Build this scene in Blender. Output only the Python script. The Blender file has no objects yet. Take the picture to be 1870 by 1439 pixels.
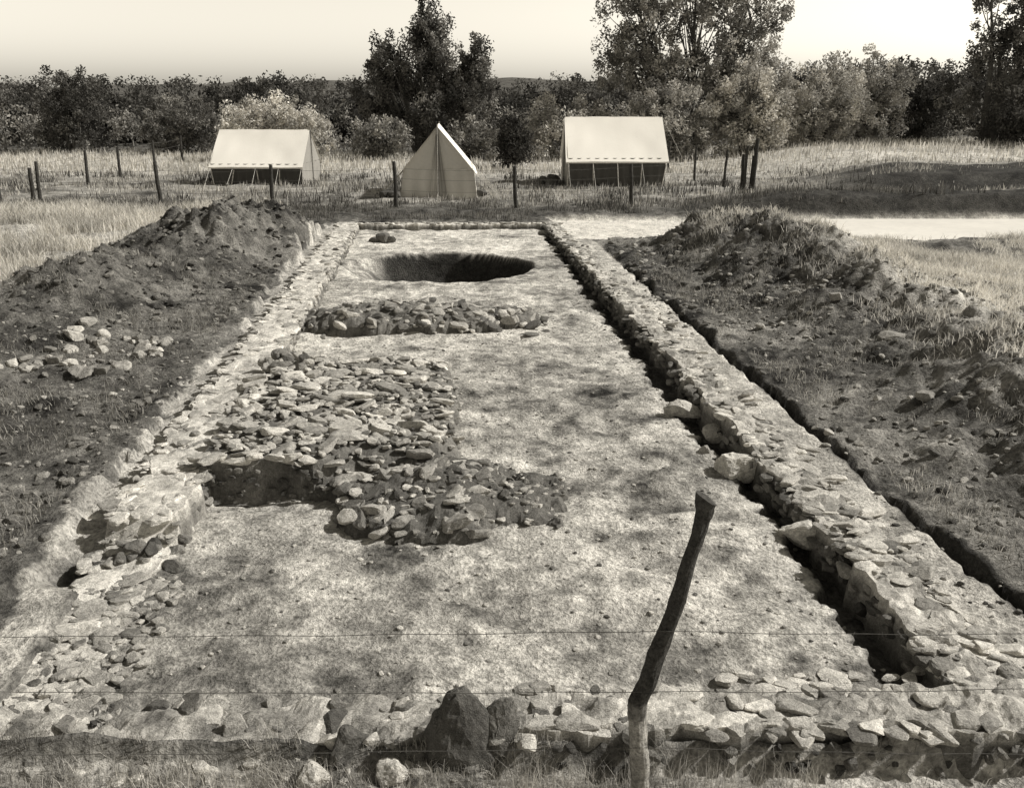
import bpy, math, numpy as np
from mathutils import Vector
rng=np.random.default_rng(7)
SC=bpy.context.scene
COL=SC.collection
K=.0855   # skew of the building axis

# ---------------------------------------------------------------- noise
def _h(xi,yi,s):
    M=np.uint64(0xffffffff)
    a=(xi.astype(np.int64)+100000).astype(np.uint64); b=(yi.astype(np.int64)+100000).astype(np.uint64)
    h=(a*np.uint64(374761393)+b*np.uint64(668265263)+np.uint64(s*69069+12345))&M
    h=((h^(h>>np.uint64(13)))*np.uint64(1274126177))&M
    h=h^(h>>np.uint64(16))
    h=(h*np.uint64(2246822519))&M
    h=h^(h>>np.uint64(15))
    return h.astype(np.float64)/4294967295.
def vn(x,y,s):
    xi=np.floor(x); yi=np.floor(y); fx=x-xi; fy=y-yi
    fx=fx*fx*(3-2*fx); fy=fy*fy*(3-2*fy)
    return (_h(xi,yi,s)*(1-fx)+_h(xi+1,yi,s)*fx)*(1-fy)+(_h(xi,yi+1,s)*(1-fx)+_h(xi+1,yi+1,s)*fx)*fy
def fbm(x,y,s,o=4):
    r=0;a=.5;t=0
    for i in range(o):
        r=r+a*vn(x*2**i,y*2**i,s+i*17); t+=a; a*=.55
    return r/t
def ss(a,b,x):
    t=np.clip((x-a)/(b-a),0,1); return t*t*(3-2*t)
def box(v,a,b,w=.05): return ss(a-w/2,a+w/2,v)*(1-ss(b-w/2,b+w/2,v))

# ---------------------------------------------------------------- mesh helper
def build(name,V,F,mat,tone=None,smooth=False,parent=None):
    V=np.asarray(V,dtype=np.float32); F=np.asarray(F,dtype=np.int32)
    me=bpy.data.meshes.new(name)
    me.vertices.add(len(V)); me.vertices.foreach_set("co",V.ravel())
    n=F.shape[1]
    me.loops.add(F.size); me.loops.foreach_set("vertex_index",F.ravel())
    me.polygons.add(len(F)); me.polygons.foreach_set("loop_start",np.arange(0,F.size,n,dtype=np.int32))
    me.update(calc_edges=True)
    me.polygons.foreach_set("use_smooth",np.full(len(F),bool(smooth)))
    if tone is None: tone=np.full(len(V),.3)
    at=me.attributes.new("tone",'FLOAT','POINT'); at.data.foreach_set("value",np.asarray(tone,dtype=np.float32))
    me.materials.append(mat)
    ob=bpy.data.objects.new(name,me); COL.objects.link(ob)
    if parent: ob.parent=parent
    return ob
def empty(name):
    e=bpy.data.objects.new(name,None); COL.objects.link(e); return e

class Acc:
    def __init__(s): s.V=[];s.F=[];s.T=[];s.n=0
    def add(s,V,F,T):
        V=np.asarray(V,float);F=np.asarray(F,int)
        s.V.append(V);s.F.append(F+s.n);s.T.append(np.broadcast_to(T,(len(V),)).astype(float) if np.ndim(T)<1 else np.asarray(T,float));s.n+=len(V)
    def out(s,name,mat,smooth=False,parent=None):
        return build(name,np.concatenate(s.V),np.concatenate(s.F),mat,np.concatenate(s.T),smooth,parent)

# ---------------------------------------------------------------- materials
TINT=(1.,.96,.875)
def mat_tone(name,scales=(1.3,9,48),amps=(.35,.5,.5),bump=.5,bdist=.03,rough=.95,trans=0.,cap=.84):
    m=bpy.data.materials.new(name); m.use_nodes=True
    nt=m.node_tree; N=nt.nodes; L=nt.links; N.clear()
    out=N.new('ShaderNodeOutputMaterial')
    at=N.new('ShaderNodeAttribute'); at.attribute_name='tone'
    tc=N.new('ShaderNodeTexCoord')
    cur=at.outputs['Fac']; bh=None
    for sc,am in zip(scales,amps):
        nz=N.new('ShaderNodeTexNoise'); nz.inputs['Scale'].default_value=sc; nz.inputs['Detail'].default_value=5; nz.inputs['Roughness'].default_value=.65
        L.new(tc.outputs['Object'],nz.inputs['Vector'])
        mr=N.new('ShaderNodeMapRange'); mr.inputs['From Min'].default_value=.32; mr.inputs['From Max'].default_value=.68
        mr.inputs['To Min'].default_value=1-am; mr.inputs['To Max'].default_value=1+am
        L.new(nz.outputs['Fac'],mr.inputs['Value'])
        mu=N.new('ShaderNodeMath'); mu.operation='MULTIPLY'; L.new(cur,mu.inputs[0]); L.new(mr.outputs[0],mu.inputs[1]); cur=mu.outputs[0]
        if bh is None: bh=nz.outputs['Fac']
        else:
            ad=N.new('ShaderNodeMath'); ad.operation='MULTIPLY_ADD'; ad.inputs[1].default_value=.6; L.new(nz.outputs['Fac'],ad.inputs[0]); L.new(bh,ad.inputs[2]); bh=ad.outputs[0]
    cl=N.new('ShaderNodeMath'); cl.operation='MINIMUM'; cl.inputs[1].default_value=cap; L.new(cur,cl.inputs[0])
    sc=N.new('ShaderNodeVectorMath'); sc.operation='SCALE'; sc.inputs[0].default_value=TINT; L.new(cl.outputs[0],sc.inputs['Scale'])
    if trans>0:
        d=N.new('ShaderNodeBsdfDiffuse'); t=N.new('ShaderNodeBsdfTranslucent'); mx=N.new('ShaderNodeMixShader'); mx.inputs[0].default_value=trans
        L.new(sc.outputs[0],d.inputs['Color']); L.new(sc.outputs[0],t.inputs['Color']); L.new(d.outputs[0],mx.inputs[1]); L.new(t.outputs[0],mx.inputs[2]); L.new(mx.outputs[0],out.inputs[0])
        tgt=d
    else:
        p=N.new('ShaderNodeBsdfPrincipled'); p.inputs['Roughness'].default_value=rough; p.inputs['Specular IOR Level'].default_value=.15 if rough>.5 else .5
        L.new(sc.outputs[0],p.inputs['Base Color']); L.new(p.outputs[0],out.inputs[0]); tgt=p
    if bump>0 and bh is not None:
        b=N.new('ShaderNodeBump'); b.inputs['Strength'].default_value=bump; b.inputs['Distance'].default_value=bdist
        L.new(bh,b.inputs['Height']); L.new(b.outputs[0],tgt.inputs['Normal'])
    return m
M_SOIL=mat_tone('soil',(1.6,6,30),(.25,.42,.48),1.,.07)
M_STONE=mat_tone('fieldstone',(5,28,110),(.25,.3,.35),.8,.022)
M_WOOD=mat_tone('weathered_wood',(12,60),(.35,.5),.8,.015)
M_WIRE=mat_tone('rusty_wire',(30,),(.3,),0)
M_GRASS=mat_tone('dry_grass',(.9,),(.25,),0,trans=.4)
M_LEAF=mat_tone('foliage',(.35,2.2),(.3,.35),0,trans=.3)
M_BARK=mat_tone('bark',(4,25),(.3,.3),.5,.03)
M_CANVAS=mat_tone('tent_canvas',(1.5,14),(.04,.04),.2,.02,trans=.06,cap=.9)
M_PALE_SHEET=mat_tone('pale_sheet',(.8,5),(.06,.06),.04,.01,rough=.4)

# ---------------------------------------------------------------- terrain height
def pitd(X,Y): return np.sqrt(((X+1.57)/2.05)**2+((Y-18.15)/1.75)**2)+.07*(fbm(X/1.1,Y/1.1,31,2)-.5)
def H(X,Y):
    X=np.asarray(X,float);Y=np.asarray(Y,float); U=X+K*Y
    big=fbm(X/2.3,Y/2.3,1)-.5; med=fbm(X/.5,Y/.5,2)-.5; fin=fbm(X/.14,Y/.14,3,3)-.5
    nearw=1-ss(22,34,Y)
    z=.15+.16*big+(.17*med+.07*fin)*(.3+.7*nearw)+.25*ss(24,27,Y)*(1-ss(36,44,Y))*(fbm(X/1.4,Y/.9,11,3)-.5)
    rough=(1+.66*med+.8*big+.24*fin)
    xr=np.interp(Y,[6,9,12,15,18,20,22.5],[-5.9,-6.6,-7.0,-6.7,-6.0,-5.7,-5.5])
    hr=np.interp(Y,[5,9,12,15,17,18.5,20.5,22.3,23],[.08,.2,.38,.62,.82,.92,.8,.22,0])
    sg=np.where(X>xr,1.0,1.8)
    z=z+hr*np.exp(-((X-xr)/sg)**2)*rough
    xr=np.interp(Y,[5,8,11,14,17,19,20.5,22],[5.2,5.6,5.9,5.7,5.0,4.45,4.8,5.2])
    hr=np.interp(Y,[4,8,11,14,17,19,20.2,21.2],[.35,.5,.5,.5,.68,.96,.62,0])
    sg=np.where(X<xr,np.interp(Y,[8,14,19],[1.15,1.7,1.25]),np.interp(Y,[8,14,19],[2.2,2.,1.8]))
    z=z+hr*np.exp(-((X-xr)/sg)**2)*rough
    z=z+ss(4.0,6,X)*(1-ss(19,21,Y))*.5*(fbm(X/1.7,Y/1.7,9,3)-.4)
    # banks and dune beyond
    z=z+ss(5,8.5,X)*ss(25.6,26.1,Y)*(1-ss(27,31,Y))*.5
    z=z+ss(9.5,14,X-(Y-30)*.2)*ss(30.5,32.0,Y)*(1-ss(36,40,Y))*.75
    z=z+ss(8,17,X)*ss(38,43,Y)*(.75+.5*(fbm(X/6,Y/6,21)-.5))
    z=z+ss(60,400,np.hypot(X,Y))*1.5
    # strips beside the walls
    inY=box(Y,3.8,23.9,.3)
    m=box(U,3.2,3.74+.1*med,.06)*inY; z=z*(1-m)+m*(.13+.05*med+.04*fin)
    m=box(U,3.72+.16*med,3.79+.24*med,.04)*box(Y,3.5,17.5,.4); z=z*(1-m)+m*(.02)
    m=box(U,-3.0+.5*med+.2*fin,-2.5,.05)*inY; z=z*(1-m)+m*(.07+.08*med+.05*fin)
    # dark hollow where the left wall breaks off
    z=z-.26*np.exp(-((X+3.22)/.20)**2-((Y-5.72)/.20)**2)-.12*np.exp(-((X+2.3)/.18)**2-((Y-6.35)/.5)**2)
    # front apron
    m=(1-ss(3.72,3.8,Y))*ss(-8,-5,X)*(1-ss(6,9,X))*ss(-3,0,Y); z=z*(1-m)+m*(-.06*ss(-.5,.2,X)+.08*med+.04*fin)
    # room
    fl=.06*(fbm(X/.9,Y/.9,5)-.5)+.09*med+.045*fin
    m=box(U,-2.55,3.2,.06)*box(Y,3.8,23.7,.08); m=m*(1-.9*np.exp(-((X+2.3)/.18)**2-((Y-6.35)/.5)**2)*.0); z=z*(1-m)+m*fl
    # shallow gully along the right wall's foot, added for its shadow band
    g=box(U,2.68+.45*(fbm(Y/.35,Y*0+3,33)-.5),2.95,.07)*box(Y,4.3,23,.5); z=z-g*.12
    # scoop below the platform's earth face
    z=z-.07*np.exp(-((X+2.35)/.75)**2-((Y-6.9)/.22)**2)
    # lowered flat ground beyond the right-hand heap
    m=ss(3.1,3.3,U)*(1-ss(24,30,X))*box(Y,21.1+.2*med,25.6+.3*med,.25); z=z*(1-m)+m*(fl*.6-.02)
    # pit
    dep=.16+.50*ss(-3.3,-2.5,X)
    z=z-dep*(1-ss(.87,1.0,pitd(X,Y)))
    return z

def tone(X,Y):
    U=X+K*Y
    big=fbm(X/1.7,Y/1.7,41)-.5; med=fbm(X/.45,Y/.45,42)-.5; fin=fbm(X/.12,Y/.12,43,3)-.5
    t=.15+.26*big+.32*med+.2*fin
    t=np.where((X<0)&(Y<22),t*.78,t)
    t=np.where((X>4.2)&(Y<13),t*.8,t)
    # pale grassy slopes
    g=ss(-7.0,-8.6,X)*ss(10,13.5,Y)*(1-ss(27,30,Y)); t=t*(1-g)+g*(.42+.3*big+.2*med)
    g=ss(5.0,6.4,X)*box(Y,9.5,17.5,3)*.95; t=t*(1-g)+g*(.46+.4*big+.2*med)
    # field
    f=ss(23.9,24.6,Y); t=t*(1-f)+f*(.11+.14*big+.2*med)
    f=ss(26.8,29,Y); t=t*(1-f)+f*(.25+.34*big+.5*(fbm(X/1.6,Y/.8,44)-.5))
    f=ss(36,42,Y); t=t*(1-f)+f*(.50+.28*big+.2*(fbm(X/1.6,Y/.8,44)-.5))
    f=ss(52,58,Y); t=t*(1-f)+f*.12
    f=ss(9.5,13,X-(Y-30)*.2)*box(Y,30.3,35,.6); t=t*(1-f)+f*(.05+.08*med)
    f=ss(5,8,X)*box(Y,25.5,27.9,.4); t=t*(1-f)+f*(.05+.06*med)
    inY=box(Y,3.8,23.9,.3)
    m=box(U,3.2,3.72+.1*med,.06)*inY; t=t*(1-m)+m*(.50+.45*med+.25*fin)
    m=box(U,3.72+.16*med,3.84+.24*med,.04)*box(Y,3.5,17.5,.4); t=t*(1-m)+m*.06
    m=box(U,-2.98+.5*med+.2*fin,-2.5,.05)*inY; t=t*(1-m)+m*(.48+.55*med+.25*fin)
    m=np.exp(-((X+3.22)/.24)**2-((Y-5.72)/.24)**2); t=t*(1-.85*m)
    m=(1-ss(3.7,3.8,Y)); t=t*(1-m)+m*(.34+.6*med+.3*big)
    m=box(U,-2.6,3.2,.05)*box(Y,3.8,23.7,.05)
    p1=fbm(X/1.1+3,Y/.75,50); p2=fbm(X/.36,Y/.25,47)
    fl=.585+.22*big+.5*med+.4*fin
    fl=fl-.15*ss(.42,.66,p1)-.16*ss(.45,.68,p2)
    dl=ss(1.1,-1.1,(X+1.2)+.85*(Y-4.9))*(1-ss(5.4,6.6,Y+.6*big))      # darker, mottled ground at the near left
    fl=fl*(1-.44*dl*(.75+1.0*(p1-.3)))
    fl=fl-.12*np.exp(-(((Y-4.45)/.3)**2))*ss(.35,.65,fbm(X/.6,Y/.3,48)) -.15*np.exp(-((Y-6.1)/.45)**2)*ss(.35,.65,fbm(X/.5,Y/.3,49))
    fl=fl-.10*np.exp(-(((X-.2)/1.1)**2+((Y-11)/2.2)**2))+.12*ss(19.5,21,Y)
    fl=fl-.13*np.exp(-((U-2.2)/.5)**2)*ss(.3,.6,fbm(X/.5,Y/.5,46))
    g=box(U,2.64+.45*(fbm(Y/.35,Y*0+3,33)-.5),2.95,.05)*box(Y,4.3,23,.5); fl=fl*(1-.75*g)  # wall's shadow band painted into the floor tone
    t=t*(1-m)+m*fl
    m=(1-ss(.975,.995,pitd(X,Y)))*ss(-3.3,-2.7,X); t=t*(1-m)+m*(.05+.03*med)  # shade inside the pit painted into the tone
    m=ss(3.1,3.3,U)*(1-ss(24,30,X))*box(Y,21.2,25.6,.3); t=t*(1-m)+m*.74
    return np.clip(t,.025,.82)

def axis(segs):
    out=[]
    for a,b,d0,d1 in segs:
        x=a
        while x<b-1e-6:
            out.append(x); f=(x-a)/(b-a); x+=d0*(d1/d0)**f
    out.append(segs[-1][1]); return np.array(out)
xp=axis([(0,6,.034,.04),(6,16,.05,.2),(16,60,.25,3),(60,3000,4,400)])
xs=np.concatenate([-xp[::-1][:-1],xp])
ys=axis([(-1500,-20,300,15),(-20,2.5,8,.12),(2.5,9,.024,.034),(9,27,.04,.07),(27,60,.1,.8),(60,4000,1,400)])
XX,YY=np.meshgrid(xs,ys)
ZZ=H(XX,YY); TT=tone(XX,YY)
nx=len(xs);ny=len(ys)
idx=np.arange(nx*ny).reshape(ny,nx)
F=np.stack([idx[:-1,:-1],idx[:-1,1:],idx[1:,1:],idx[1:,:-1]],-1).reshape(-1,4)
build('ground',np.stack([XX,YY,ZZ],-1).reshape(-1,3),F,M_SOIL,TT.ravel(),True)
# pale sheet added over the far cutting to brighten the strip
g1=np.arange(5.0,24,.25); g2=np.linspace(21.3,25.5,16); A,B=np.meshgrid(g1,g2)
idw=np.arange(A.size).reshape(A.shape); Fw=np.stack([idw[:-1,:-1],idw[:-1,1:],idw[1:,1:],idw[1:,:-1]],-1).reshape(-1,4)
build('pale_strip',np.stack([A,B,0*A+.03],-1).reshape(-1,3),Fw,M_PALE_SHEET,np.full(A.size,.80),True)

# ---------------------------------------------------------------- stones
import bmesh
def ico(sub):
    bm=bmesh.new(); bmesh.ops.create_icosphere(bm,subdivisions=sub,radius=1)
    V=np.array([v.co[:] for v in bm.verts]); Fc=np.array([[v.index for v in f.verts] for f in bm.faces]); bm.free(); return V,Fc
I1=ico(2); I2=ico(3); I3=ico(4)
def rocktpl(base,np_=12,lo=.55,hi=.9,r=1.2,flat=True):
    V=base[0].copy()*r
    if flat:   # bedding planes top and bottom
        for n in ((.08*rng.normal(),.08*rng.normal(),1),(.1*rng.normal(),.1*rng.normal(),-1)):
            n=np.array(n); n/=np.linalg.norm(n); V=V-np.maximum(V@n-.74,0)[:,None]*n
    for i in range(np_):
        n=rng.normal(size=3); n[2]*=.6; n/=np.linalg.norm(n); d=rng.uniform(lo,hi)
        e=V@n-d; V=V-.95*np.maximum(e,0)[:,None]*n
    V*=1+.025*rng.normal(size=(len(V),1))
    return V
T1=[rocktpl(I1,8) for _ in range(30)]; T2=[rocktpl(I2,9) for _ in range(40)]
def stone(acc,x,y,z,sx,sy,sz,rot=0,tx=0,ty=0,tn=.3,hi=False):
    tp=T2 if hi else T1; V=tp[rng.integers(len(tp))]*np.array([sx,sy,sz])
    c,s=math.cos(tx),math.sin(tx); V=V@np.array([[1,0,0],[0,c,s],[0,-s,c]])
    c,s=math.cos(ty),math.sin(ty); V=V@np.array([[c,0,-s],[0,1,0],[s,0,c]])
    c,s=math.cos(rot),math.sin(rot); V=V@np.array([[c,s,0],[-s,c,0],[0,0,1]])
    acc.add(V+np.array([x,y,z]),(I2 if hi else I1)[1],tn)
def R(a,b): return rng.uniform(a,b)

def wall_core(acc,u0,u1,y0,y1,hf,tn=.36,step=.05,horiz=False,rg=.07):
    if not horiz:
        al=np.arange(y0,y1+step,step); ac=np.concatenate([[u0-.05,u0-.02,u0],np.linspace(u0+.04,u1-.04,13),[u1,u1+.02,u1+.05]])
    else:
        al=np.arange(u0,u1+step,step); ac=np.concatenate([[y0-.05,y0-.02,y0],np.linspace(y0+.04,y1-.04,13),[y1,y1+.02,y1+.05]])
    A,B=np.meshgrid(al,ac,indexing='ij')
    k=np.arange(len(ac)); kk=np.broadcast_to(k,A.shape); last=len(ac)-1
    edge=(kk<=0)|(kk>=last); mid=(kk==1)|(kk==last-1)
    wob=.2*(fbm(A/.3,B*0+ (kk>last/2)*9,61)-.5)
    B=B+wob*np.where((kk<4)|(kk>last-4),1,0)
    if horiz: Xw,Yw=A,B
    else: Yw=A; Xw=B-K*A
    h=hf(Yw if not horiz else Xw)+rg*(fbm(Xw/.16,Yw/.16,63)-.5)*1.4
    Z=np.where(edge,-.2,np.where(mid,h*.5,h))
    n,mn=A.shape; id_=np.arange(n*mn).reshape(n,mn)
    Fq=np.stack([id_[:-1,:-1],id_[1:,:-1],id_[1:,1:],id_[:-1,1:]],-1).reshape(-1,4)
    Ft=np.concatenate([Fq[:,[0,1,2]],Fq[:,[0,2,3]]])
    tt=tn+.7*(fbm(Xw/.2,Yw/.2,64)-.5); tt=np.where(edge|mid,tt*.35,tt)  # side faces darkened, shade painted into the tone
    acc.add(np.stack([Xw,Yw,Z],-1).reshape(-1,3),Ft,np.clip(tt,.04,.8).ravel())

# left wall: worn ledge, stones flush with its top, broken outer edge
a=Acc(); hL=lambda y: np.interp(y,[3.8,5.6,5.95,6.1,14,23.8],[.01,.03,.08,.27,.22,.16])
wall_core(a,-2.56,-2.08,3.9,23.7,hL,.52,step=.03,rg=.06)
for i in range(1250):
    y=3.9+19.8*R(0,1)**1.35; e=R(0,1)
    u=R(-2.58,-2.1) if e<.5 else (-2.58+R(-.07,.08) if e<.85 else -2.1+R(-.05,.05))
    s=R(.02,.06) if R(0,1)<.65 else R(.06,.12)
    nf=.75 if y<6.3 else 1.
    stone(a,u-K*y,y,float(hL(y))+R(-.028,.004),s*R(.7,1.1),s*R(.6,1.3),s*R(.2,.34),R(-.7,.7),R(-.14,.14),R(-.14,.14),R(.28,.7)*nf,y<10)
for y in np.arange(6.1,22,.14):
    for zc in (.03,.10,.16):
        if R(0,1)<.75: stone(a,-2.07-K*y+R(-.03,.03),y+R(-.05,.05),zc,.05,R(.05,.12),.045,R(-.2,.2),0,R(-.2,.2),R(.12,.42),y<10)
for i in range(40):
    x=R(-3.1,-2.5); y=R(5.72,6.12); s=R(.03,.10)
    stone(a,x,y,R(-.02,.14),s,s*.8,s*.6,R(0,3),R(-.5,.5),R(-.5,.5),R(.06,.4),True)
for i in range(300):   # tumbled bottom course near the corner
    y=R(4.0,5.6); x=R(-3.0,-2.35)+ (5.8-y)*.08; s=R(.012,.05) if R(0,1)<.88 else R(.05,.075)
    stone(a,x,y,.02,s,s*.8,s*.45,R(0,3),R(-.2,.2),R(-.2,.2),R(.12,.5),True)
a.out('stone_wall',M_STONE)

# right wall: low and broken
a=Acc(); hR=lambda y: np.interp(y,[3.8,4.6,5.4,14,23.8],[.06,.13,.20,.21,.16])+.12*(fbm(np.asarray(y,float)/.6,np.asarray(y,float)*0,65)-.5)
wall_core(a,2.92,3.24,4.1,23.7,hR,.40,step=.03,rg=.08)
for i in range(1500):
    y=4.1+19.45*R(0,1)**1.45; u=R(2.88,3.3)
    if vn(np.array(u*3.),np.array(y*1.6),66)<.33: continue
    s=R(.02,.06) if R(0,1)<.72 else R(.06,.12)
    stone(a,u-K*y,y,float(hR(y))+R(-.04,.005),s*1.05,s*R(.5,.95),s*R(.2,.4),R(-.9,.9),R(-.22,.2),R(-.22,.22),R(.14,.66),y<10)
for y in np.arange(4.1,23.6,.13):
    for zc in (-.02,.06,.12):
        if R(0,1)<.7: stone(a,2.90-K*y+R(-.06,.03),y+R(-.05,.05),zc,R(.03,.08),R(.05,.11),.04,R(-.3,.3),0,R(-.3,.3),R(.06,.26),y<10)  # inner-face stones toned dark to paint the shaded side
for i in range(70):
    y=R(4.1,14); s=R(.05,.12); stone(a,3.15+R(-.1,.3)-K*y,y,float(hR(y))-.02,s,s*.6,s*.3,R(-.5,.5),R(-.4,.15),R(-.2,.2),R(.35,.7),True)
a.out('stone_wall',M_STONE)

# back wall footing
a=Acc(); hB=lambda x: .13+0*x
wall_core(a,-4.6,1.3,23.55,23.85,hB,.5,horiz=True)
for x in np.arange(-4.6,1.3,.14): stone(a,x,23.7+R(-.1,.1),.14,R(.06,.12),.07,.035,R(-.3,.3),0,0,R(.3,.55))
a.out('stone_wall',M_STONE)

# front wall
a=Acc(); hF=lambda x: np.interp(x,[-3.4,-2.6,-1,-.4,.2,3.2],[.01,.03,.06,.12,.15,.17])
wall_core(a,-3.3,3.6,3.80,4.12,hF,.34,step=.025,horiz=True,rg=.09)
for i in range(280):
    x=R(-3.2,3.5); y=3.76+R(0,.42); left=x<-.1
    s=(R(.018,.055) if R(0,1)<.7 else R(.055,.115)) if left else R(.025,.10)
    stone(a,x,y,float(hF(x))+(R(-.07,.01) if left else R(-.035,.0)),s,s*R(.6,.95),s*(R(.3,.65) if left else R(.2,.4)),R(0,3),R(-.4,.4) if left else R(-.12,.12),R(-.35,.35) if left else R(-.1,.1),R(.05,.5) if left else R(.12,.6),True)
x=.1
while x<3.4:    # capping slabs on the right half
    w=R(.05,.12)
    if R(0,1)<.85: stone(a,x+w,3.85+R(-.03,.03),.145+R(-.02,.01),w*1.15,R(.05,.08),R(.025,.05),R(-.25,.25),R(-.15,.08),R(-.12,.12),R(.26,.64),True)
    x+=w*1.9
for i in range(60):
    x=R(1.2,3.6); y=R(4.1,4.5); s=R(.04,.10); stone(a,x,y,.02,s,s*.7,s*.3,R(-.4,.4),R(-.1,.1),0,R(.4,.68),True)
for i in range(80):
    x=R(-3.1,-.2); y=3.6+R(0,.25); s=R(.012,.065)
    stone(a,x,y,.0,s,s*.8,s*R(.5,.7),R(0,3),R(-.3,.3),R(-.3,.3),R(.05,.6),True)
for i in range(60):
    x=R(.1,3.5); s=R(.015,.05); stone(a,x,3.75+R(-.03,.02),R(-.05,.09),s,s*.7,s*.7,R(0,3),R(-.3,.3),0,R(.05,.22),True)  # front-face stones toned dark as painted shade
a.out('stone_wall',M_STONE)

def rock(name,x,y,z,sx,sy,sz,rot,tn,spike=0.):
    V=rocktpl(I3,14,.6,.92,1.15,False)
    if spike>0: 
        f=np.clip((V[:,2]+.9)/1.8,0,1); V[:,0]*=1-spike*f; V[:,1]*=1-.4*f; V[:,0]+=-.12*f
    V=V*np.array([sx,sy,sz])
    V*=1+.22*(fbm(V[:,0]*11+V[:,2]*7,V[:,1]*11-V[:,2]*5,71)-.5)[:,None]
    c,s=math.cos(rot),math.sin(rot); V=V@np.array([[c,s,0],[-s,c,0],[0,0,1]])
    return build(name,V+np.array([x,y,z]),I3[1],M_STONE,np.full(len(V),tn),False)
rock('pointed_boulder',-.25,3.78,.11,.27,.14,.27,.15,.09,.5)
rock('boulder',-.04,3.84,.13,.16,.1,.17,.5,.12,.2)
rock('boulder',-.85,3.80,.05,.15,.1,.12,.3,.10,.3)
rock('boulder',-2.15,3.84,.03,.12,.1,.08,.3,.3)
rock('boulder',-.62,3.64,.0,.11,.08,.08,.1,.5)
rock('boulder',-1.0,3.62,.0,.10,.08,.08,.1,.5)
for (x,y,sx,sy,sz,t) in [(1.90,9.1,.20,.12,.10,.48),(2.06,8.4,.15,.11,.09,.45),(2.12,7.5,.23,.14,.13,.62),(2.30,6.2,.20,.11,.12,.62),(2.60,4.62,.16,.12,.13,.36),(1.9,8.0,.06,.05,.05,.4)]:
    rock('boulder',x,y,sz*.5,sx,sy,sz,R(-.2,.2),t)
a=Acc()
for (dx,s) in [(0,.2),(.18,.13),(-.2,.12)]: stone(a,-3.15+dx,21.3+R(-.1,.1),s*.5,s,s*.7,s*.8,R(0,1),0,0,.12)
a.out('rubble_stones',M_STONE)

# ---------------------------------------------------------------- stone platform
a=Acc()
ux=np.linspace(-2.12,.32,90); yy=np.linspace(6.94,10.6,120)
Ug,Yg=np.meshgrid(ux,yy)
fe=lambda U_: .26*(fbm(U_/.35,U_*0+4,83)-.5)          # ragged front edge
def plat(Ug,Yg):
    Ug=np.asarray(Ug,float);Yg=np.asarray(Yg,float)
    ur=.14+.26*(fbm(Yg/.5,Yg*0+2,84)-.5); yb=10.38+.5*(fbm(Ug/.5,Ug*0+7,85)-.5)-.5*np.exp(-((Ug+2)/.3)**2)
    soft=.05+.5*ss(-1.15,-.75,Ug)
    e=np.minimum(np.minimum((ur-Ug)/.12,(Yg-7.0)/soft),(yb-Yg)/.3)
    return (.36-.06*ss(-1.5,.2,Ug))*np.clip(e,0,1)**.6
Zg=plat(Ug,Yg)*(1+.16*(fbm(Ug/.2,Yg/.2,82)-.5))-.05
n,mn=Ug.shape; id_=np.arange(n*mn).reshape(n,mn)
Fq=np.stack([id_[:-1,:-1],id_[:-1,1:],id_[1:,1:],id_[1:,:-1]],-1).reshape(-1,4)
Ft=np.concatenate([Fq[:,[0,1,2]],Fq[:,[0,2,3]]])
shift=fe(Ug)*(1-ss(7.0,7.5,Yg))+.05*(fbm(Ug/.08,Zg/.08,89)-.5)
a.add(np.stack([Ug-K*Yg,Yg+shift,Zg],-1).reshape(-1,3),Ft,.08+.14*fbm(Ug/.15,Yg/.15+Zg*6,86).ravel())
for y in np.arange(7.08,10.5,.15):
    for u in np.arange(-2.0,.22,.2):
        uu=u+R(-.08,.08); yv=y+R(-.06,.06); p=float(plat(uu,max(yv,7.06)))
        if p<.12: continue
        w=R(.05,.17)
        yv2=yv+float(fe(np.array(uu)))*(1-float(ss(7.0,7.5,yv)))
        stone(a,uu-K*yv,yv2,p-.03+R(-.03,.035),w,w*R(.5,.85),w*R(.22,.42),R(-.9,.9),R(-.42,.15),R(-.3,.3),R(.2,.62),True)
for i in range(900):
    uu=R(-2.05,.22); yv=R(7.1,10.5); w=R(.015,.055); p=float(plat(uu,max(yv,7.05)))
    stone(a,uu-K*yv,yv,p-.02+R(-.01,.025),w,w*.8,w*.5,R(0,3),R(-.4,.4),R(-.4,.4),R(.12,.5))
for x in np.arange(-2.72,-1.7,.16):   # thicker lip of stones over the earth face
    w=R(.08,.13); stone(a,x,7.06+float(fe(np.array(x+.6)))+R(-.02,.03),.33+R(-.025,.02),w,w*.7,w*.42,R(-.3,.3),R(-.2,.1),R(-.2,.2),R(.4,.66),True)
for i in range(40):
    x=R(-2.75,-1.6); w=R(.02,.05); stone(a,x,6.98+float(fe(np.array(x+.6))),R(.0,.28),w,w*.6,w*.7,R(-.5,.5),0,R(-.4,.4),R(.06,.2),True)
for i in range(24):
    stone(a,R(-2.95,-2.35),R(9.7,10.5),R(.26,.40),R(.05,.12),.07,.06,R(0,3),R(-.4,.4),0,R(.12,.4),True)
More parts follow.
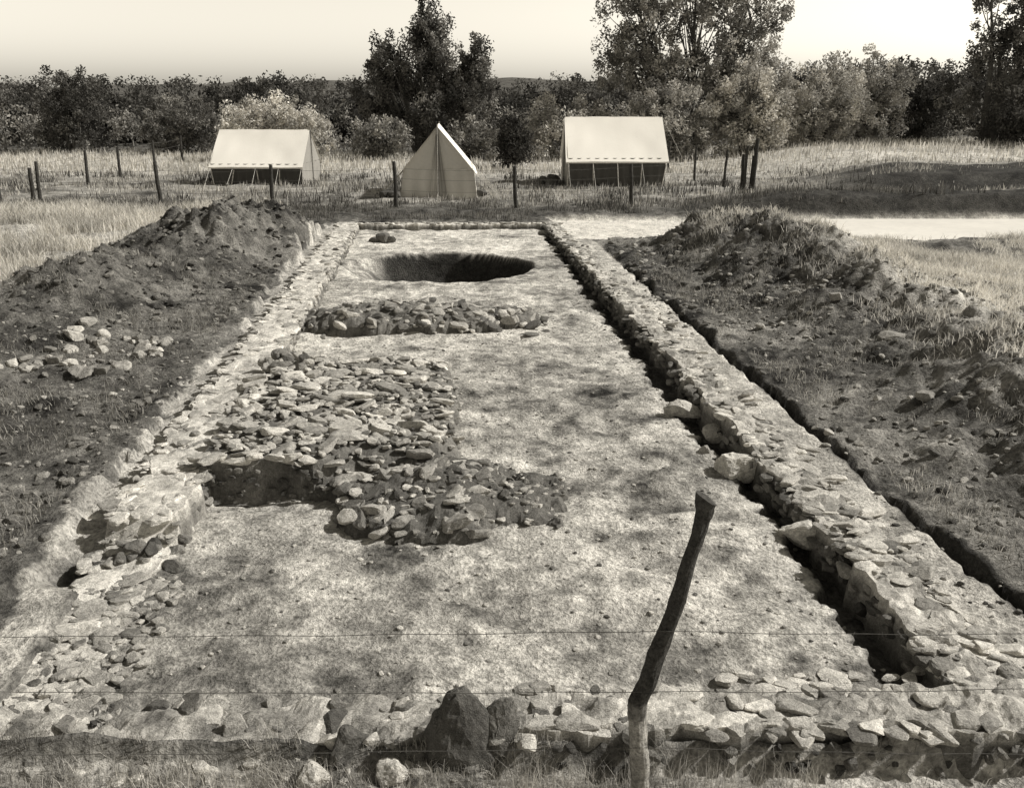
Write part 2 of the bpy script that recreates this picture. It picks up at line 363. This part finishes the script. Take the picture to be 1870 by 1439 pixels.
# the collapsed lower-right part, running out on to the floor
def spill(x,y):
    d=np.sqrt(((x+.66)/.95)**2+((y-6.88)/.62)**2)+.9*(fbm(x/.4+9,y/.4,87)-.5)
    d2=np.sqrt(((x+.10)/.42)**2+((y-6.68)/.33)**2)+.8*(fbm(x/.3+9,y/.3,88)-.5)
    return np.maximum(.28*np.clip(1.1-d,0,1)**.55,.21*np.clip(1.1-d2,0,1)**.6)
gx=np.linspace(-1.9,.6,110); gy=np.linspace(6.1,7.7,80); A,B=np.meshgrid(gx,gy)
Zs=spill(A,B)+.07*(fbm(A/.1,B/.1,92)-.5); Zs=np.where(spill(A,B)<=0,-.08,Zs)
id_=np.arange(A.size).reshape(A.shape); Fq=np.stack([id_[:-1,:-1],id_[:-1,1:],id_[1:,1:],id_[1:,:-1]],-1).reshape(-1,4)
a.add(np.stack([A,B,Zs],-1).reshape(-1,3),np.concatenate([Fq[:,[0,1,2]],Fq[:,[0,2,3]]]),.12+0*A.ravel())
for i in range(750):
    x=R(-1.8,.45); y=R(6.15,7.5); p=float(spill(np.array(x),np.array(y)))
    if p<=.02: continue
    w=R(.018,.055) if (R(0,1)<.62 or x>-.2) else R(.055,.13)
    stone(a,x,y,p+R(-.04,.015),w,w*R(.5,.9),w*R(.3,.55),R(0,3),R(-.5,.3),R(-.4,.4),R(.08,.5),True)
a.out('stone_platform',M_STONE)

# low ragged spread of stones across the room
a=Acc()
def sp2(x,y):
    yc=13.35+.12*x; wd=.56-.13*ss(-1.5,.3,x)
    d=np.maximum(np.abs((x+1.35)/1.85)**3,0)+((y-yc)/wd)**2+1.6*(fbm(x/.4,y/.4,93)-.5)
    return (.30-.12*ss(-2.5,.3,x))*np.clip(1.2-d,0,1)**.5
gx=np.linspace(-3.4,.8,150); gy=np.linspace(12.3,14.4,80); A,B=np.meshgrid(gx,gy)
Zs=sp2(A,B)+.12*(fbm(A/.13,B/.13,94)-.5); Zs=np.where(sp2(A,B)<=0,-.08,Zs)
id_=np.arange(A.size).reshape(A.shape); Fq=np.stack([id_[:-1,:-1],id_[:-1,1:],id_[1:,1:],id_[1:,:-1]],-1).reshape(-1,4)
a.add(np.stack([A,B,Zs],-1).reshape(-1,3),np.concatenate([Fq[:,[0,1,2]],Fq[:,[0,2,3]]]),.15+0*A.ravel())
for i in range(650):
    x=R(-3.3,.8); y=R(12.4,14.3); p=float(sp2(np.array(x),np.array(y)))
    if p<=.01 and R(0,1)<.88: continue
    w=R(.025,.07) if R(0,1)<.6 else R(.07,.16); stone(a,x,y,p+R(-.04,.03),w,w*R(.5,.9),w*R(.3,.6),R(0,3),R(-.5,.3),R(-.4,.4),R(.08,.48),False)
a.out('rubble_spread',M_STONE)

# loose stones and clods on the spoil
a=Acc()
def scat(n,x0,x1,y0,y1,s0,s1,t0,t1):
    xs_=rng.uniform(x0,x1,n); ys_=rng.uniform(y0,y1,n); zs=H(xs_,ys_); U=xs_+K*ys_
    for x,y,z,u in zip(xs_,ys_,zs,U):
        if -3.0<u<3.3 and 3.8<y<23.9: continue
        if x>4.5 and y>21.2: continue
        s=s0*(s1/s0)**(R(0,1)**2); stone(a,x,y,z+s*.1,s,s*R(.6,1),s*R(.4,.8),R(0,3),R(-.4,.4),R(-.4,.4),R(t0,t1))
scat(1400,-6.8,-2.9,4,12,.012,.05,.05,.38)
scat(1800,-8,-4.2,12,22.5,.02,.09,.03,.26)
scat(2000,3,7.5,4,14,.012,.06,.05,.42)
scat(1500,2.2,8,12,21,.02,.08,.06,.42)
for i in range(70):
    x=-5.4+R(-.8,.8); y=11.0+R(-1.1,.9); s=R(.03,.13); stone(a,x,y,float(H(x,y))+.02,s,s*.8,s*.6,R(0,3),R(-.5,.5),R(-.4,.4),R(.16,.5),True)
for i in range(90):
    y=R(4.2,9.5); u=-3.2-R(0,.35); s=R(.03,.08); x=u-K*y; stone(a,x,y,float(H(x,y)),s,s*.8,s*.5,R(0,3),0,0,R(.06,.25),True)
for (x,y,s) in [(4.9,10.9,.17),(4.7,12.5,.1),(4.3,8.6,.1)]: stone(a,x,y,float(H(x,y))+.05,s,s*.8,s*.7,0,0,0,.3,True)
for i in range(1300):   # grit and crumbs on the floor
    x=R(-2.5,2.4); y=R(4.2,15); s=R(.005,.024); stone(a,x,y,float(H(x,y))+.002,s,s,s*.6,R(0,3),0,0,R(.08,.55))
a.out('loose_stones',M_STONE)

# ---------------------------------------------------------------- grass
def grass(n,x0,x1,y0,y1,h0,h1,w,t0,t1,dens=None,lean=.5):
    x=rng.uniform(x0,x1,n); y=rng.uniform(y0,y1,n)
    if dens is not None:
        k=rng.uniform(0,1,n)<dens(x,y); x=x[k]; y=y[k]
    n=len(x); z=H(x,y)-.01
    hh=rng.uniform(h0,h1,n)*(.5+fbm(x/.8,y/.8,95)); ang=rng.uniform(0,math.pi*2,n); wx=np.cos(ang)*w/2; wy=np.sin(ang)*w/2
    la=rng.uniform(0,math.pi*2,n); ll=rng.uniform(0,lean,n)*hh
    mx=x+np.cos(la)*ll*.35; my=y+np.sin(la)*ll*.35; tx=x+np.cos(la)*ll; ty=y+np.sin(la)*ll
    V=np.stack([np.stack([x-wx,y-wy,z],-1),np.stack([x+wx,y+wy,z],-1),np.stack([mx+wx*.7,my+wy*.7,z+hh*.6],-1),np.stack([mx-wx*.7,my-wy*.7,z+hh*.6],-1),np.stack([tx,ty,z+hh],-1)],1).reshape(-1,3)
    b=np.arange(n)*5
    F=np.concatenate([np.stack([b,b+1,b+2],-1),np.stack([b,b+2,b+3],-1),np.stack([b+3,b+2,b+4],-1)])
    t=np.repeat(rng.uniform(t0,t1,n)*(.55+.9*fbm(x/1.3,y/1.3,96)),5)
    return V,F,t
a=Acc()
out=lambda x,y: ~(((x+K*y>-3.15)&(x+K*y<3.95)&(y>3.75)&(y<24.2))|((x+K*y>3)&(y>20.9)&(y<25.8)))
a.add(*grass(100000,-20,-6.8,12,27,.10,.40,.018,.35,.95,lambda x,y: ss(.3,.55,fbm(x/1.6,y/1.6,51))*ss(-7,-8.4,x+.12*(20-y)),.9))
a.add(*grass(36000,-9,-3.5,5,16,.03,.12,.008,.1,.45,lambda x,y: out(x,y)*ss(.42,.62,fbm(x/.9,y/.9,52)),1.))
a.add(*grass(120000,4.2,14,7,21,.05,.2,.012,.4,.95,lambda x,y: out(x,y)*ss(.38,.56,fbm(x/1.2,y/1.2,53))*ss(4.6,6.0,x),1.2))
a.add(*grass(30000,2.5,6,4,18,.03,.11,.007,.15,.6,lambda x,y: out(x,y)*ss(.42,.62,fbm(x/.7,y/.7,54)),1.))
a.add(*grass(5000,3.6,5.6,17.3,20,.04,.16,.012,.4,.9,lambda x,y: out(x,y)*ss(.4,.6,fbm(x/.6,y/.6,59)),1.))
a.add(*grass(34000,-17,12,24.1,29,.04,.20,.018,.04,.28,lambda x,y: ss(.35,.6,fbm(x/1.5,y/1.,55))*~((x>.5)&(y<25.9))))
a.add(*grass(36000,-24,24,28,42,.05,.24,.028,.12,.7,lambda x,y: ss(.42,.62,fbm(x/2.0,y/1.3,56))))
a.add(*grass(26000,-22,14,26,40,.10,.36,.03,.03,.16,lambda x,y: ss(.56,.66,fbm(x/1.1,y/1.1,60))))
a.add(*grass(26000,-36,36,40,56,.1,.4,.045,.35,.8))
a.out('dry_grass',M_GRASS)
a=Acc()
a.add(*grass(20000,-3.2,3.0,3.0,3.66,.03,.13,.003,.15,.75,lambda x,y: ss(.3,.55,fbm(x/.25,y/.2,57))*(1-.7*ss(.6,1.2,x)),.9))
a.add(*grass(11000,-3.2,0.3,3.5,4.0,.03,.10,.003,.10,.7,lambda x,y: ss(.42,.58,fbm(x/.3,y/.2,58)),1.))
a.add(*grass(3500,.3,3.4,3.55,3.85,.02,.09,.003,.1,.6,lambda x,y: ss(.5,.62,fbm(x/.3,y/.2,62)),1.))
a.add(*grass(1200,.0,1.6,3.35,3.7,.08,.24,.0025,.3,.75,None,.7))
a.out('foreground_grass',M_GRASS)

# ---------------------------------------------------------------- tubes
def tube(acc,P,Rr,tn,seg=8,cap=True):
    P=np.asarray(P,float); n=len(P); Rr=np.broadcast_to(Rr,(n,)) if np.ndim(Rr)<1 else np.asarray(Rr)
    T=np.gradient(P,axis=0); T/=np.linalg.norm(T,axis=1)[:,None]+1e-9
    ref=np.array([0,0,1.]) if abs(T[0][2])<.8 else np.array([1.,0,0])
    A=np.cross(T,ref); A/=np.linalg.norm(A,axis=1)[:,None]; B=np.cross(T,A)
    th=np.linspace(0,2*math.pi,seg,endpoint=False)
    V=(P[:,None]+Rr[:,None,None]*(np.cos(th)[None,:,None]*A[:,None]+np.sin(th)[None,:,None]*B[:,None])).reshape(-1,3)
    Fs=[]
    for i in range(n-1):
        for j in range(seg):
            p=i*seg+j;q=i*seg+(j+1)%seg; Fs+= [[p,q,q+seg],[p,q+seg,p+seg]]
    if cap:
        V=np.vstack([V,P[0],P[-1]]); c0=n*seg;c1=c0+1
        for j in range(seg): Fs+=[[c0,(j+1)%seg,j],[c1,(n-1)*seg+j,(n-1)*seg+(j+1)%seg]]
    acc.add(V,Fs,tn)

# ---------------------------------------------------------------- fences
def post(acc,x,y,h,r=.05,tn=.06,lx=0):
    z=float(H(x,y))-.1
    P=[(x+lx*t+R(-.01,.01),y+R(-.01,.01),z+(h+.1)*t) for t in np.linspace(0,1,6)]
    tube(acc,P,[r*1.1,r*1.05,r,r*.95,r*.95,r*.85],tn,9)
def fence(name,pts,h,wz,wr,r=.05):
    e=empty(name); a=Acc(); b=Acc()
    for (x,y) in pts: post(a,x,y,h*R(.92,1.06),r,.05,R(-.06,.06))
    a.out('posts',M_WOOD,parent=e)
    for w in wz:
        for (p,q) in zip(pts[:-1],pts[1:]):
            P=[]
            for t in np.linspace(0,1,9):
                x=p[0]+(q[0]-p[0])*t; y=p[1]+(q[1]-p[1])*t
                z=float(H(*p))*(1-t)+float(H(*q))*t
                P.append((x,y,z+w-.05*4*t*(1-t)))
            tube(b,P,wr,.12,4,False)
    b.out('wires',M_WIRE,parent=e)
fence('wire_fence',[(-14.6,27.2),(-10.7,27.2),(-7.3,27.1),(-3.56,27.4),(.13,27.5),(3.8,28.4),(7.65,29.8)],1.34,(.5,.85,1.15),.004,.062)
fence('wire_fence',[(-15.5,27.0),(-15.6,29.5),(-16.3,34.5),(-16.8,38.6),(-17.2,43.5),(-17.5,48)],1.3,(.5,.85,1.15),.005,.06)
fence('wire_fence',[(7.95,29.9),(7.9,33.5),(7.5,37),(7.0,40.5),(6.6,44.0)],1.3,(.5,.85,1.15),.005,.05)
a=Acc(); post(a,7.95,29.6,1.75,.07,.05,.03); post(a,7.65,29.6,1.5,.05,.06,.02); a.out('gate_post',M_WOOD)

e=empty('barbed_wire_fence'); a=Acc()
P=np.array([(.64,3.5,-.2),(.635,3.5,.1),(.62,3.5,.3),(.60,3.5,.50),(.602,3.5,.575),(.64,3.5,.68),(.69,3.5,.88),(.752,3.5,1.115),(.80,3.5,1.35),(.835,3.5,1.52),(.857,3.5,1.64)])
tt=np.linspace(0,1,60); src=np.linspace(0,1,len(P)); PP=np.stack([np.interp(tt,src,P[:,k]) for k in range(3)],-1); RR=np.interp(tt,src,[.05,.046,.043,.044,.047,.043,.037,.034,.032,.032,.043])
PP[:,0]+=.012*(fbm(tt*9,tt*0,76)-.5)*2; RR=RR*(1+.25*(fbm(tt*14,tt*0+4,78)-.5))
tube(a,PP,RR,.085,18)
V=a.V[0]; n=fbm(V[:,2]*9,np.arctan2(V[:,1]-3.5,V[:,0]-np.interp(V[:,2],PP[:,2],PP[:,0]))*2,77)-.5; ctr=np.interp(V[:,2],PP[:,2],PP[:,0]); V[:,0]+= (V[:,0]-ctr)*n*.6; V[:,1]+=(V[:,1]-3.5)*n*.6
V[:,2]+=np.where(V[:,2]>1.63,(V[:,0]-.857)*-.5,0)
a.T[0]=np.where(V[:,2]<.5,.26,np.where(V[:,2]<.58,.14,.05))
a.out('post',M_WOOD,parent=e)
b=Acc()
for (zl,zm,zr) in [(.97,.99,1.03),(.68,.66,.76),(.30,.34,.33)]:
    P=[]
    for x in np.linspace(-3.6,4.2,60):
        if x<.65: t=(x+3.6)/4.25; z=zl*(1-t)+zm*t-.07*t*(1-t)
        else: t=(x-.65)/3.55; z=zm*(1-t)+zr*t-.14*t*(1-t)
        P.append((x,3.46,z+.003*math.sin(x*9)))
    P=np.array(P); tube(b,P,.0016,.09,5,False)
    for x in np.arange(-3.5,4.2,.13):
        z=float(np.interp(x,P[:,0],P[:,2]))
        for k in range(2):
            d=np.array([R(-.3,.3),R(-1,1),R(-1,1)]); d/=np.linalg.norm(d); c=np.array([x+.004*k,3.46,z]); tube(b,[c-d*.010,c,c+d*.010],.0012,.09,4,False)
b.out('wires',M_WIRE,parent=e)

# ---------------------------------------------------------------- tents
def sheet(acc,p00,p10,p11,p01,nu,nv,sag,tn,folds=0,fa=0.):
    p00,p10,p11,p01=[np.array(p,float) for p in (p00,p10,p11,p01)]
    nrm=np.cross(p10-p00,p01-p00); nrm/=np.linalg.norm(nrm)
    u=np.linspace(0,1,nu)[:,None]; v=np.linspace(0,1,nv)[None,:]
    P=((1-u)*(1-v))[...,None]*p00+(u*(1-v))[...,None]*p10+(u*v)[...,None]*p11+((1-u)*v)[...,None]*p01
    s=16*u*(1-u)*v*(1-v)*sag+fa*np.sin(u*math.pi*folds)*(v*0+1)+ .05*(fbm(u*5+v*0+p00[0],v*3+u*0,66)-.5)
    P=P+s[...,None]*nrm
    id_=np.arange(nu*nv).reshape(nu,nv)
    Fq=np.stack([id_[:-1,:-1],id_[1:,:-1],id_[1:,1:],id_[:-1,1:]],-1).reshape(-1,4)
    acc.add(P.reshape(-1,3),np.concatenate([Fq[:,[0,1,2]],Fq[:,[0,2,3]]]),tn)
def tent(cx,cy,rot,L,W,eh,rh,ov,troof,twall,gable_t,splay=.0,door=False):
    """ridge along local x"""
    e=empty('ridge_tent'); e.location=(cx,cy,float(H(cx,cy))-.02); e.rotation_euler=(0,0,rot)
    a=Acc(); l=L/2; w=W/2; 
    sl=(rh-eh)/w; wo=w+.14; zo=eh-.14*sl
    for s in (-1,1):
        sheet(a,(-l-ov,s*wo,zo),(l+ov,s*wo,zo),(l+ov*.6,0,rh),(-l-ov*.6,0,rh),26,12,.05*s,troof)
    sheet(a,(-l-ov,-wo,zo-.05),(l+ov,-wo,zo-.05),(l+ov,-wo,zo),(-l-ov,-wo,zo),60,3,0,troof*.9,7,.004)
    sheet(a,(-l-ov,wo,zo-.05),(l+ov,wo,zo-.05),(l+ov,wo,zo),(-l-ov,wo,zo),60,3,0,troof*.9,7,.004)
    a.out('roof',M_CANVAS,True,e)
    a=Acc()
    for s in (-1,1):
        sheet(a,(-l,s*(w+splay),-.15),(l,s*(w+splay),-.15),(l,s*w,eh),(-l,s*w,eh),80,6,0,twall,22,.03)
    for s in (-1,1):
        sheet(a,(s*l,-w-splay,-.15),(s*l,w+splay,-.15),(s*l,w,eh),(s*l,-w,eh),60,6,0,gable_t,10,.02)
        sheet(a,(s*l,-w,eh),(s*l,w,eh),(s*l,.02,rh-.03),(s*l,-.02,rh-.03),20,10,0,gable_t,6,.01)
        if door:
            sheet(a,(s*(l+.03),-.30,-.1),(s*(l+.03),.02,-.1),(s*(l+.03),.01,rh-.25),(s*(l+.03),-.03,rh-.25),8,14,.02,gable_t*.62,4,.02)
            sheet(a,(s*(l+.035),.04,-.1),(s*(l+.035),.34,-.1),(s*(l+.035),.05,rh-.25),(s*(l+.035),.03,rh-.25),8,14,.02,gable_t*.8,4,.02)
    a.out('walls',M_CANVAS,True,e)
    a=Acc()
    for s in (-1,1): tube(a,[(s*(l+.05),0,-.15),(s*(l+.05),0,rh+.06)],.025,.2)
    for s in (-1,1):
        tube(a,[(s*(l+.05),0,rh+.02),(s*(l+1.5),0,0)],.006,.5,5)
        for x in np.linspace(-l,l,5):
            tube(a,[(x,s*wo,zo-.05),(x+R(-.05,.05),s*(wo+.8),.02)],.008,.5,5)
            tube(a,[(x,s*(wo+.8),-.1),(x,s*(wo+.84),.15)],.02,.15,5)
            tube(a,[(x+.02,s*(w+.05),zo-.1),(x+R(-.15,.15),s*(w+.12),.0)],.022,.5,5)
    a.out('poles_and_guy_ropes',M_WOOD,False,e)
    return e
tent(-9.8,36.2,-.03,3.55,2.9,.80,2.02,.05,.92,.08,.3)  # tent walls toned below the roof canvas: their shade painted in
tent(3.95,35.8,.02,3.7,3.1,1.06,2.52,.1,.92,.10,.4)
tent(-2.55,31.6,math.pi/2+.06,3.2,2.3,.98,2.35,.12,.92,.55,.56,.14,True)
a=Acc()
for (x,y) in [(-4.2,29.6),(-3.9,29.5),(-1.1,30.6),(1.5,35.0),(1.2,35.3),(1.6,35.5)]:
    stone(a,x,y,float(H(x,y))+.12,R(.2,.35),.25,R(.15,.28),R(0,2),0,0,.08)
a.out('camp_bundles',M_WOOD)

# ---------------------------------------------------------------- trees
def leaves(acc,C,rad,n,size,t0,t1,vs=1.):
    m=len(C); D=rng.normal(size=(m,n,3)); D/=np.linalg.norm(D,axis=2)[...,None]
    r=rng.uniform(0,1,(m,n,1))**.45
    P=(C[:,None]+D*r*np.asarray(rad).reshape(-1,1,1)*np.array([1,1,vs])).reshape(-1,3)
    k=len(P); A=rng.normal(size=(k,3)); A/=np.linalg.norm(A,axis=1)[:,None]; B=rng.normal(size=(k,3)); B=np.cross(A,B); B/=np.linalg.norm(B,axis=1)[:,None]
    s=rng.uniform(.6,1.3,(k,1))*size
    V=np.stack([P-A*s,P+B*s*.45,P+A*s,P-B*s*.45],1).reshape(-1,3)
    b=np.arange(k)*4; F=np.concatenate([np.stack([b,b+1,b+2],-1),np.stack([b,b+2,b+3],-1)])
    ct=np.repeat(rng.uniform(t0,t1,m),n)*rng.uniform(.7,1.3,k)
    acc.add(V,F,np.repeat(ct,4))
def tree(name,x,y,lumps,size,t0,t1,n=55,trunk=.18,vs=1.25):
    e=empty(name); a=Acc(); b=Acc(); z0=float(H(x,y))-.1
    for (lx,lz,rx,rz,m) in lumps:
        ry=rx*.9
        D=rng.normal(size=(m,3)); D/=np.linalg.norm(D,axis=1)[:,None]; r=rng.uniform(.15,1,(m,1))**.6
        C=np.array([x+lx,y,lz])+D*r*np.array([rx,ry,rz]); C[:,2]=np.maximum(C[:,2],.3)
        C[:,1]+=rng.normal(size=m)*.3
        leaves(a,C,rng.uniform(.22,.56,m),n,size,t0,t1,vs)
        top=np.array([x+lx,y+R(-.4,.4),lz+rz*.7]); base=np.array([x+lx*.3,y,z0])
        S=[]
        for t in np.linspace(0,1,8):
            q=base*(1-t)+top*t; q[0]+= .25*math.sin(t*5+lx)*t*(1-t)*2 - lx*.25*t*(1-t); S.append(q)
        S=np.array(S); tube(b,S,np.linspace(trunk,.025,8),.10,7)
        for c in C[:max(6,m//3)]:
            s=S[min(7,int(R(2,7)))]; mid=(s+c)/2+np.array([0,0,-.1]); tube(b,[s,mid,c],[.05,.03,.012],.09,5,False)
    a.out('crown',M_LEAF,parent=e); b.out('trunk_and_limbs',M_BARK,parent=e)
tree('tall_tree',-4.8,55,[(0,7.2,1.15,2.5,60),(-.9,5.2,1.5,2.0,55),(.9,4.6,1.5,2.0,50),(-2.6,4.9,1.2,2.0,56),(-3.1,3.2,1.5,2.2,56),(2.7,5.2,.75,1.9,34),(2.2,3.3,1.7,2.0,60),(0,2.2,3.2,1.7,80)],.10,.04,.26,90)
tree('tall_tree',9.9,52,[(.2,8.8,2.6,2.4,90),(-2.8,7.6,2.4,2.2,80),(3.2,7.8,2.5,2.6,90),(-3.9,5.0,1.7,1.8,50),(-1.2,5.0,2.3,1.9,76),(2.6,5.0,2.8,1.9,84),(-3.8,9.4,1.7,1.5,40),(0,3,3.8,1.6,90)],.10,.15,.52,78,.2)
tree('tall_tree',26.4,50,[(1.5,7.6,2.2,2.2,70),(-.6,6.0,1.6,1.8,46),(2.5,5.2,2.6,2.0,76),(0,3.2,3.2,1.8,80),(-1.6,8.3,.8,.7,12),(3.6,8.6,2,1.6,50)],.10,.06,.26,80,.22)
def bush(x,y,w,h,t0,t1,m=60,size=.095,n=90):
    tree('bush',x,y,[(0,h*.55,w,h*.5,m),(-w*.35,h*.4,w*.6,h*.4,m//2),(w*.4,h*.42,w*.6,h*.42,m//2)],size,t0,t1,n,.1,1.)
bush(-12.6,49,3.1,3.5,.35,.8,80)
bush(-7.2,50,1.6,2.6,.14,.42,34)
bush(0,44,.95,2.9,.03,.10,38,.08)
bush(3.2,50,2.8,3.5,.26,.68,70)
bush(-2.2,49,1.6,2.2,.16,.45,36)
bush(8.0,48,2.6,4.3,.16,.5,80)
bush(12.6,49,2.4,5.2,.32,.8,96)
bush(17.0,51,2.8,5.3,.26,.68,96)
bush(20.3,53,2.6,6.0,.22,.56,90)
bush(23.8,54,2.2,5.4,.04,.14,60)
bush(28,47,3,4.2,.04,.14,70)
bush(-27,56,2.4,5.0,.05,.16,60)
bush(-20,55,2.2,3.4,.08,.26,50)

# continuous thicket behind
a=Acc()
xs_=rng.uniform(-75,75,2600); dep=rng.uniform(0,1,2600)
ytl=60+dep*14+6*fbm(xs_/9,xs_*0,97)
top=3.8+.9*dep+1.5*(fbm(xs_/3.,dep*3,98)-.4)+ss(0,30,xs_)*1.4
zc=top*rng.uniform(.08,1,2600)**.8
leaves(a,np.stack([xs_,ytl,zc],-1),rng.uniform(.4,.95,2600),72,.145,.03,.2,1.)
xs_=rng.uniform(-50,50,600); leaves(a,np.stack([xs_,rng.uniform(56,60,600),rng.uniform(.2,2.6,600)],-1),rng.uniform(.4,.8,600),50,.13,.1,.42,1.)
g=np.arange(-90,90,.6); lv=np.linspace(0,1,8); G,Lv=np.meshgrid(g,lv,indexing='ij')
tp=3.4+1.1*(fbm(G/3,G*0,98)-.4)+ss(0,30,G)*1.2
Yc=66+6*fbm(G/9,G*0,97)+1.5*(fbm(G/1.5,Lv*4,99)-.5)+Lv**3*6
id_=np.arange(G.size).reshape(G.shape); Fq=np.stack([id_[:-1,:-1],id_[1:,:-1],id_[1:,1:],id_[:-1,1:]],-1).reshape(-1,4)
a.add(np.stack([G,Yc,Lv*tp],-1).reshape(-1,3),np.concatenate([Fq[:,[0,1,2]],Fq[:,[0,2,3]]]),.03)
for x in rng.uniform(-45,30,46):
    y=58+R(-1.5,1.5); tube(a,[(x,y,0),(x+R(-.2,.2),y,1.2),(x+R(-.5,.5),y,2.4)],[.06,.045,.02],.22,5,False)
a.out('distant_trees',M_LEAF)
g=np.arange(-700,700,4.); lv=np.linspace(0,1,10); G,Lv=np.meshgrid(g,lv,indexing='ij')
tp=9+3*(fbm(G/60,G*0,101)-.5)*2+1.6*(fbm(G/6,G*0,102)-.5)
id_=np.arange(G.size).reshape(G.shape); Fq=np.stack([id_[:-1,:-1],id_[1:,:-1],id_[1:,1:],id_[:-1,1:]],-1).reshape(-1,4)
build('distant_hill',np.stack([G,300+Lv*60+0*G,Lv*tp+0*G],-1).reshape(-1,3),Fq,M_LEAF,np.full(G.size,.16),True)

# ---------------------------------------------------------------- light, sky, camera
az=math.radians(8)
toward=Vector((.76*math.cos(az),.76*math.sin(az),.65)).normalized()
el=math.asin(toward.z); rot=math.atan2(toward.x,toward.y)
sl=bpy.data.lights.new('sun','SUN'); sl.energy=4.9; sl.angle=math.radians(1.5); sl.color=(1,.97,.92)
so=bpy.data.objects.new('sun',sl); so.rotation_euler=(-toward).to_track_quat('-Z','Y').to_euler(); COL.objects.link(so)
w=bpy.data.worlds.new('World'); SC.world=w; w.use_nodes=True; nt=w.node_tree; nt.nodes.clear()
o=nt.nodes.new('ShaderNodeOutputWorld'); bg=nt.nodes.new('ShaderNodeBackground'); sk=nt.nodes.new('ShaderNodeTexSky')
sk.sky_type='NISHITA'; sk.sun_disc=False; sk.sun_elevation=el; sk.sun_rotation=rot; sk.dust_density=2.0
bw=nt.nodes.new('ShaderNodeRGBToBW'); sc=nt.nodes.new('ShaderNodeVectorMath'); sc.operation='SCALE'; sc.inputs[0].default_value=(1,.94,.81)
# haze: the lower sky is milky bright, the upper sky deep
tc=nt.nodes.new('ShaderNodeTexCoord'); sp=nt.nodes.new('ShaderNodeSeparateXYZ'); mr=nt.nodes.new('ShaderNodeMapRange')
mr.interpolation_type='SMOOTHSTEP'
mr.inputs['From Min'].default_value=.0; mr.inputs['From Max'].default_value=.5; mr.inputs['To Min'].default_value=1.8; mr.inputs['To Max'].default_value=.55
nt.links.new(tc.outputs['Generated'],sp.inputs[0]); nt.links.new(sp.outputs[2],mr.inputs[0])
mu=nt.nodes.new('ShaderNodeMath'); mu.operation='MULTIPLY'
nt.links.new(sk.outputs[0],bw.inputs[0]); nt.links.new(bw.outputs[0],mu.inputs[0]); nt.links.new(mr.outputs[0],mu.inputs[1]); nt.links.new(mu.outputs[0],sc.inputs['Scale'])
nt.links.new(sc.outputs[0],bg.inputs[0]); bg.inputs[1].default_value=.15
nt.links.new(bg.outputs[0],o.inputs[0])
cam=bpy.data.cameras.new('camera'); cam.lens=30.8; cam.sensor_width=36; cam.clip_end=8000; cam.clip_start=.05
co=bpy.data.objects.new('camera',cam); co.location=(0,0,3.3); co.rotation_euler=(math.radians(71.4),0,0); COL.objects.link(co)
SC.camera=co
SC.view_settings.view_transform='Standard'; SC.view_settings.look='None'; SC.view_settings.exposure=0
